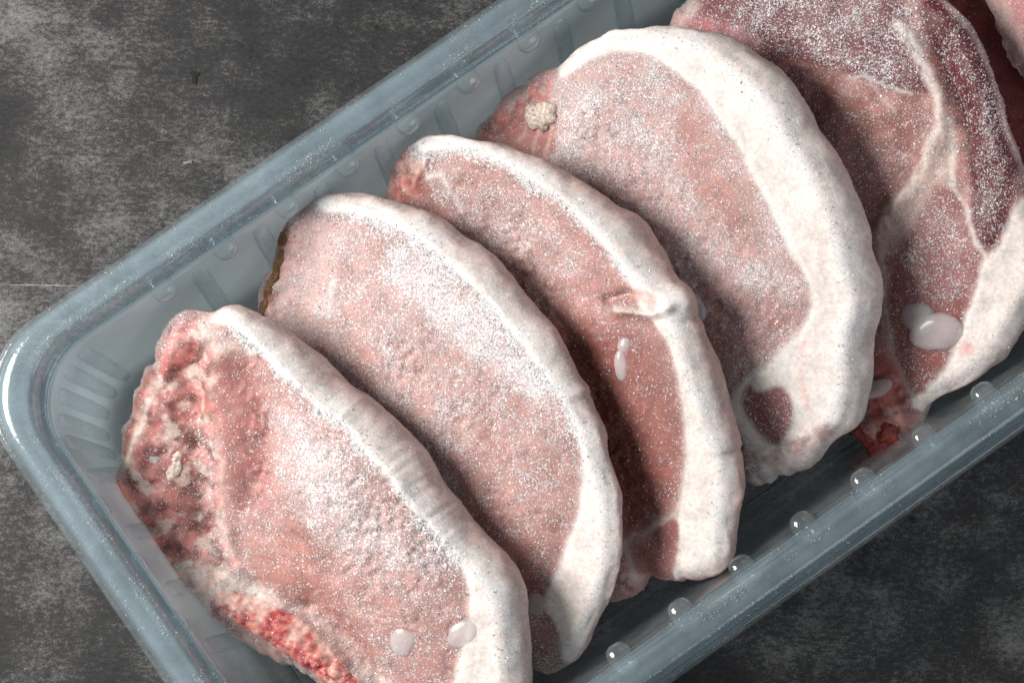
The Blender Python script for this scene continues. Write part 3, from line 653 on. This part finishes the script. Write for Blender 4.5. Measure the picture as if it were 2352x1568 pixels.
# 3
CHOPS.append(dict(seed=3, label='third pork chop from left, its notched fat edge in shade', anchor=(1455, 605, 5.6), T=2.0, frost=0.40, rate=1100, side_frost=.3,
    outline=[(885, 465), (900, 410), (918, 352, .2), (955, 332, .2), (1050, 326, .2), (1110, 340, .35), (1200, 385, .55), (1300, 450, .75), (1400, 540, 1.0), (1455, 605, 1.0), (1510, 660, .75), (1555, 690, .55), (1562, 740, .6), (1582, 820, .75), (1612, 900, .75), (1640, 980, .7), (1660, 1050, .6), (1670, 1110, .5), (1662, 1200, .45), (1645, 1290, .4), (1560, 1312), (1500, 1308), (1460, 1312), (1430, 1350), (1380, 1360), (1300, 1250), (1200, 1050), (1050, 800), (930, 600), (885, 520)],
    fat=[(960, 348), (1060, 340), (1130, 362), (1214, 412), (1308, 480), (1394, 572), (1436, 635), (1470, 702), (1505, 738), (1537, 805), (1560, 885), (1572, 970), (1575, 1050), (1558, 1160), (1552, 1240), (1546, 1330), (1700, 1400), (1800, 1100), (1700, 750), (1450, 450), (1200, 280), (950, 280)],
    crest=[(955, 345), (1050, 338), (1110, 352), (1200, 398), (1300, 465), (1400, 556), (1450, 620), (1500, 672), (1545, 705), (1552, 760), (1575, 830), (1605, 910), (1632, 985), (1650, 1055), (1658, 1110), (1650, 1200), (1635, 1280)],
    torn=[('poly', [(880, 480), (910, 340), (985, 345), (970, 430), (930, 470)], .15, .4), ('line', [(1430, 1300), (1440, 1350)], .3, .3)],
    relief=[('line', [(1120, 520), (1280, 780), (1380, 1050), (1430, 1180)], 1.1, -.35), ('line', [(1395, 692), (1460, 682), (1505, 692)], .13, -.22), ('line', [(1420, 715), (1490, 722), (1540, 705)], .13, .2), ('line', [(950, 400), (960, 450)], .3, .1)],
    paint=[('poly', [(880, 470), (900, 400), (920, 348), (968, 345), (962, 400), (930, 455)], .08, (.46, .17, .13), 1.0), ('line', [(925, 440), (945, 405)], .06, (.40, .03, .03), .9), ('line', [(975, 370), (985, 400), (1010, 395), (1030, 430)], .07, FATC, .8), ('line', [(1050, 440), (1055, 480)], .06, FATC, .6),
           ('line', [(1430, 1248), (1490, 1218), (1545, 1182), (1572, 1100)], .12, CREAM, 1.0), ('line', [(1425, 1240), (1450, 1290), (1455, 1340)], .12, CREAM, .9),
           ('poly', [(1462, 1318), (1488, 1240), (1545, 1192), (1560, 1220), (1545, 1320)], .05, (.33, .07, .06), 1.0), ('line', [(1400, 692), (1460, 684), (1500, 694)], .10, (.55, .22, .17), .8), ('line', [(1420, 712), (1500, 720)], .10, FATC, .8),
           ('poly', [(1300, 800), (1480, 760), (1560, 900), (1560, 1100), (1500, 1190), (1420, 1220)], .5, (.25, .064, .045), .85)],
    rime=[('poly', [(1000, 380), (1150, 420), (1350, 600), (1250, 640), (1100, 560), (1000, 450)], .4, .6), ('poly', [(1250, 750), (1450, 780), (1550, 950), (1550, 1120), (1400, 1220)], .5, .20), ('poly', [(890, 470), (960, 350), (980, 430)], .2, .15), ('poly', [(1462, 1310), (1490, 1240), (1550, 1190), (1545, 1310)], .1, .3)],
    drops=[dict(px=(1432, 795), r=(.22, .17), ang=120, h=.2, seed=21), dict(px=(1425, 836), r=(.40, .17), ang=145, h=.24, seed=22, rough=.2)]))
# 4
CHOPS.append(dict(seed=4, label='fourth pork chop with the widest white fat edge and cream gristle knot', anchor=(1865, 380, 6.0), T=2.0, frost=0.66, rate=1400, meat=(.36, .12, .088), side=(.70, .56, .50), side_frost=.5,
    outline=[(1095, 315), (1130, 280), (1180, 232), (1232, 190), (1282, 178), (1330, 132, .2), (1400, 88, .2), (1465, 74, .2), (1560, 82, .4), (1640, 112, .65), (1700, 158, .8), (1765, 222, .85), (1822, 305, .85), (1865, 380, .85), (1905, 460, .9), (1942, 560, .9), (1962, 640, .85), (1968, 720, .8), (1955, 800, .8), (1945, 880, .8), (1935, 960, .75), (1900, 1000, .5), (1850, 1040), (1790, 1070), (1735, 1090), (1712, 1080), (1690, 1000), (1640, 950), (1550, 850), (1400, 700), (1250, 520), (1120, 400)],
    fat=[(1270, 190), (1330, 158), (1400, 126), (1450, 118), (1510, 134), (1565, 172), (1628, 237), (1682, 312), (1727, 400), (1767, 480), (1813, 570), (1852, 625), (1866, 700), (1842, 758), (1785, 815), (1725, 858), (1685, 895), (1660, 1000), (1680, 1130), (1800, 1150), (2000, 1100), (2150, 800), (2050, 400), (1850, 100), (1550, 0), (1300, 80)],
    crest=[(1465, 90), (1555, 98), (1632, 128), (1692, 175), (1755, 238), (1812, 320), (1855, 395), (1893, 475), (1930, 572), (1950, 645), (1957, 720), (1945, 800), (1934, 880), (1924, 955)],
    torn=[('line', [(1100, 312), (1150, 262), (1200, 222), (1262, 190)], .4, .4), ('poly', [(1680, 1000), (1760, 1030), (1900, 970), (1900, 1040), (1720, 1120)], .2, .35)],
    relief=[('line', [(1350, 300), (1550, 550), (1700, 750)], 1.6, .22), ('line', [(1450, 120), (1620, 220), (1740, 400), (1860, 640)], .35, .06), ('line', [(1180, 300), (1260, 330)], .5, -.15)],
    paint=[('poly', [(1095, 320), (1180, 240), (1240, 190), (1300, 180), (1285, 240), (1270, 300), (1250, 375), (1180, 350)], .10, (.42, .14, .12), .9), ('line', [(1100, 312), (1150, 262), (1200, 222), (1242, 195)], .22, (.52, .13, .10), .9), ('line', [(1205, 215), (1245, 190), (1270, 190)], .12, (.55, .04, .04), .8), ('line', [(1098, 312), (1125, 288)], .15, CRUST, .8),
           ('line', [(1275, 230), (1262, 290), (1250, 360)], .06, CREAM, .6), ('line', [(1210, 270), (1190, 320)], .05, CREAM, .6), ('line', [(1235, 290), (1225, 350)], .05, CREAM, .6),
           ('poly', [(1722, 882), (1745, 896), (1772, 886), (1800, 884), (1824, 930), (1816, 985), (1788, 1020), (1750, 1002), (1728, 972), (1703, 925)], .10, (.22, .032, .036), .95), ('poly', [(1690, 1020), (1715, 1000), (1740, 1050), (1735, 1085), (1700, 1080)], .08, (.30, .08, .06), .9), ('line', [(1770, 1060), (1840, 1020), (1900, 985)], .3, (.55, .26, .22), .7),
           ('line', [(1850, 790), (1842, 850), (1848, 890), (1862, 940)], .10, (.80, .38, .28), .8), ('line', [(1840, 480), (1890, 600), (1908, 720)], .035, (.72, .42, .34), .7), ('line', [(1815, 470), (1862, 570), (1885, 660)], .03, (.72, .45, .36), .6),
           ('line', [(1690, 900), (1700, 960), (1720, 1010), (1760, 1050)], .10, CREAM, .9)],
    rime=[('poly', [(1100, 315), (1250, 190), (1275, 260), (1250, 375)], .15, .18), ('poly', [(1720, 880), (1820, 900), (1790, 1018), (1720, 960)], .1, .32), ('poly', [(1560, 250), (1640, 330), (1740, 560), (1650, 520), (1560, 380)], .5, .42), ('poly', [(1600, 650), (1800, 700), (1840, 740), (1720, 850), (1640, 820)], .4, .45)],
    drops=[dict(px=(1240, 268), r=(.36, .32), ang=20, h=.34, lift=.05, rough=.5, ns=3.2, mat=M_CREAM, name='gristle', seed=31), dict(px=(1262, 258), r=(.26, .26), ang=0, h=.3, lift=.08, rough=.5, ns=3.5, mat=M_CREAM, name='gristle', seed=33), dict(px=(1222, 252), r=(.16, .18), ang=0, h=.2, lift=.05, rough=.4, ns=3, mat=M_CREAM, name='gristle', seed=34),
           dict(px=(1598, 698), r=(.44, .26), ang=5, h=.32, lift=.1, seed=32)]))
# 5
CHOPS.append(dict(seed=5, label='fifth pork chop of dark red muscle crossed by pale fat seams', anchor=(2300, 300, 6.2), T=2.0, frost=0.36, rate=1150, meat=(.27, .078, .058), lump=.6, crest_frost=.7, edge=(.45, .25, .22),
    outline=[(1545, 62), (1590, 10), (1640, -60), (1800, -130), (2000, -130), (2080, -60, .3), (2138, 0, .35), (2195, 60, .35), (2240, 130, .35), (2272, 210, .35), (2298, 300, .35), (2340, 400, .4), (2368, 520, .5), (2372, 620, .6), (2350, 690, .6), (2300, 770, .6), (2240, 850, .5), (2150, 905, .3), (2100, 935), (2075, 975), (2040, 1015), (2000, 1010), (1950, 960), (1850, 850), (1750, 650), (1650, 400), (1560, 200)],
    fat=[(2335, 470), (2300, 560), (2258, 600), (2236, 680), (2215, 740), (2195, 800), (2170, 850), (2125, 895), (2095, 925), (2150, 1000), (2400, 850), (2500, 500), (2400, 420)],
    crest=[(2365, 540), (2362, 620), (2342, 685), (2294, 762), (2236, 838), (2150, 895)],
    torn=[('poly', [(2000, 880), (2060, 860), (2110, 930), (2060, 1020), (1980, 1020)], .2, .5)],
    relief=[('line', [(2090, 90), (2130, 160), (2155, 230), (2158, 300), (2120, 380), (2060, 460), (2030, 530)], .3, .18), ('line', [(2200, 60), (2270, 200), (2290, 350), (2290, 480)], .6, .2), ('line', [(2160, 120), (2220, 260), (2240, 400)], .25, -.22), ('line', [(1800, 200), (1950, 300), (2050, 380)], .9, -.15)],
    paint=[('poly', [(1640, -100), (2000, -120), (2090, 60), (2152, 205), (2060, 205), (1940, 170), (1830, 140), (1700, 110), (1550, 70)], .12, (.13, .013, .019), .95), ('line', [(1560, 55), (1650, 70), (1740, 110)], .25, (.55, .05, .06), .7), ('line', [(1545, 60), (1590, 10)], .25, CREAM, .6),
           ('poly', [(2110, 20), (2200, 0), (2300, 210), (2330, 400), (2312, 520), (2272, 572), (2240, 540), (2215, 440), (2225, 320), (2180, 200)], .12, DEEP, .95),
           ('poly', [(2170, 420), (2215, 470), (2250, 560), (2230, 680), (2180, 800), (2110, 900), (2060, 820), (2045, 680), (2080, 540)], .1, (.24, .045, .038), .9),
           ('poly', [(2140, 160), (2160, 230), (2190, 290), (2192, 420), (2140, 430), (2100, 500), (2050, 590), (2005, 560), (2040, 480), (2110, 390), (2148, 300)], .14, (.55, .38, .32), .75),
           ('line', [(2070, 60), (2110, 120), (2150, 210), (2158, 290), (2115, 390), (2050, 470), (2015, 540)], .13, FATC, .8), ('line', [(2186, 280), (2186, 350), (2184, 420), (2215, 465), (2232, 520), (2262, 585)], .09, FATC, .9), ('line', [(2150, 400), (2180, 405), (2184, 425)], .10, FATC, .7), ('line', [(2200, 300), (2215, 400), (2220, 460)], .14, (.62, .24, .19), .8),
           ('line', [(2028, 520), (2034, 640), (2040, 760), (2055, 850), (2100, 920)], .085, CREAM, .95), ('line', [(2020, 560), (2022, 700), (2030, 800)], .06, CREAM, .6), ('line', [(1950, 185), (2000, 182), (2090, 215)], .05, CREAM, .6), ('line', [(2000, 190), (2060, 260)], .05, CREAM, .4),
           ('poly', [(2010, 780), (2045, 800), (2090, 930), (2070, 990), (2020, 1020), (1990, 950)], .1, (.45, .13, .11), .8), ('line', [(2060, 940), (2050, 980), (2000, 1000)], .22, (.70, .42, .37), .8), ('pt', (2225, 800), .2, (.75, .14, .10), .7)],
    rime=[('poly', [(1700, 0), (2050, -40), (2130, 150), (2050, 200), (1850, 130), (1700, 90)], .3, .66), ('poly', [(2180, 40), (2290, 200), (2310, 450), (2260, 480), (2240, 300)], .3, .5), ('poly', [(2100, 480), (2200, 500), (2230, 650), (2150, 700), (2080, 650)], .3, .5), ('poly', [(2010, 800), (2090, 930), (2000, 1010)], .2, .1)],
    drops=[dict(px=(2110, 728), r=(.42, .36), ang=30, h=.30, lift=.05, seed=41), dict(px=(2150, 762), r=(.62, .42), ang=60, h=.38, lift=.1, seed=42, rough=.22), dict(px=(2012, 890), r=(.42, .2), ang=75, h=.25, lift=.1, seed=43)] + [dict(px=q, r=r_, ang=a_, h=.3, lift=0, rough=.6, ns=3, mat=M_SCRAP, name='shred', seed=60 + i) for i, (q, r_, a_) in enumerate((((1985, 1000), (.45, .22), 20), ((2015, 1018), (.22, .40), 10), ((1945, 992), (.40, .14), 30), ((2035, 990), (.3, .3), 0)))]))
# 6: mostly hidden under the fifth, deep in its shadow
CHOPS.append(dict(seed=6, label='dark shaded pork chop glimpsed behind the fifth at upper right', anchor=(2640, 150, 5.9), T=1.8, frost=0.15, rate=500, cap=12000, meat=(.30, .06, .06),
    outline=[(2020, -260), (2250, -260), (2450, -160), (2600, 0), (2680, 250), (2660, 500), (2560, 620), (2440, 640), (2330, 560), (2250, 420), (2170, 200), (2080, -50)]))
# 7: sliver in the top right corner
CHOPS.append(dict(seed=7, label='pink sliver of a pork chop cut off by the top right corner', anchor=(2330, 40, 5.6), beta=24, T=.9, frost=0.42, rate=900, cap=20000, meat=(.55, .18, .16),
    outline=[(2292, -40), (2308, 40), (2326, 95), (2352, 148), (2390, 205), (2460, 260), (2600, 280), (2680, 60), (2600, -160), (2400, -180)],
    paint=[('line', [(2296, -20), (2312, 50), (2332, 100), (2358, 155)], .2, (.62, .45, .40), .9), ('line', [(2330, 0), (2350, 60)], .25, (.50, .07, .08), .6)]))
for s in CHOPS: make_chop(s)

# ------------------------------------------------------------------ loose bits in the tray
scrap = thing('meat_scrap', 'small torn red meat scrap lying on the tray floor by the near wall', 'scrap')
for i, (px, r, h_) in enumerate((((1985, 1052), (.42, .22), .15), ((2005, 1068), (.18, .26), .12), ((2012, 1042), (.34, .08), .1))):
    c = at_z([px], FLOOR_Z + 0.15)[0]
    blob('shred', c, (A * r[0], B * r[1], Z * h_), M_SCRAP, scrap, 50 + i, 0.55, ns=3)

# frost flecks and rime along the rim
def ring_flecks(o_c, o_w, z, n, size):
    base = rrect(o_c, z); m = len(base); nxt = np.roll(base, -1, 0)
    seg = np.linalg.norm(nxt - base, axis=1); cum = np.cumsum(seg)
    nz = fbm(base, 1.3, 61, 3)
    wgt = seg * sstep(nz, 0.40, 0.66); cw = np.cumsum(wgt)
    k = np.searchsorted(cw, RNG.random(n) * cw[-1]); k = np.clip(k, 0, m - 1)
    t = RNG.random(n)[:, None]; P = base[k] * (1 - t) + nxt[k] * t
    tan = (nxt[k] - base[k]) / seg[k][:, None]; out = np.c_[tan[:, 1], -tan[:, 0], np.zeros(n)]
    P = P + out * (RNG.normal(0, 1, n) * o_w)[:, None]
    V = np.empty((n, 4, 3)); s = size * (0.4 + 1.4 * RNG.random(n) ** 3)
    for i in range(4): V[:, i] = P + RNG.normal(0, 1, (n, 3)) * s[:, None] * np.array([1, 1, .45])
    b = np.arange(n)[:, None] * 4
    F = np.concatenate([b + np.array([f]) for f in ((0, 1, 2), (0, 3, 1), (1, 3, 2), (2, 3, 0))])
    return V.reshape(-1, 3), F
VV, FF, offv = [], [], 0
for args in ((-0.66, .07, 5.43, 5500, .012), (-0.82, .03, 5.30, 2500, .014), (-0.22, .02, 5.44, 2200, .011), (-0.08, .03, 5.22, 900, .012), (-1.04, .04, 4.92, 1200, .014)):
    v_, f_ = ring_flecks(*args); VV.append(v_); FF.append(f_ + offv); offv += len(v_)
o = mesh_np('frost', np.concatenate(VV), np.concatenate(FF), M_CRYSTAL, tray, shade=False); o['kind'] = 'stuff'
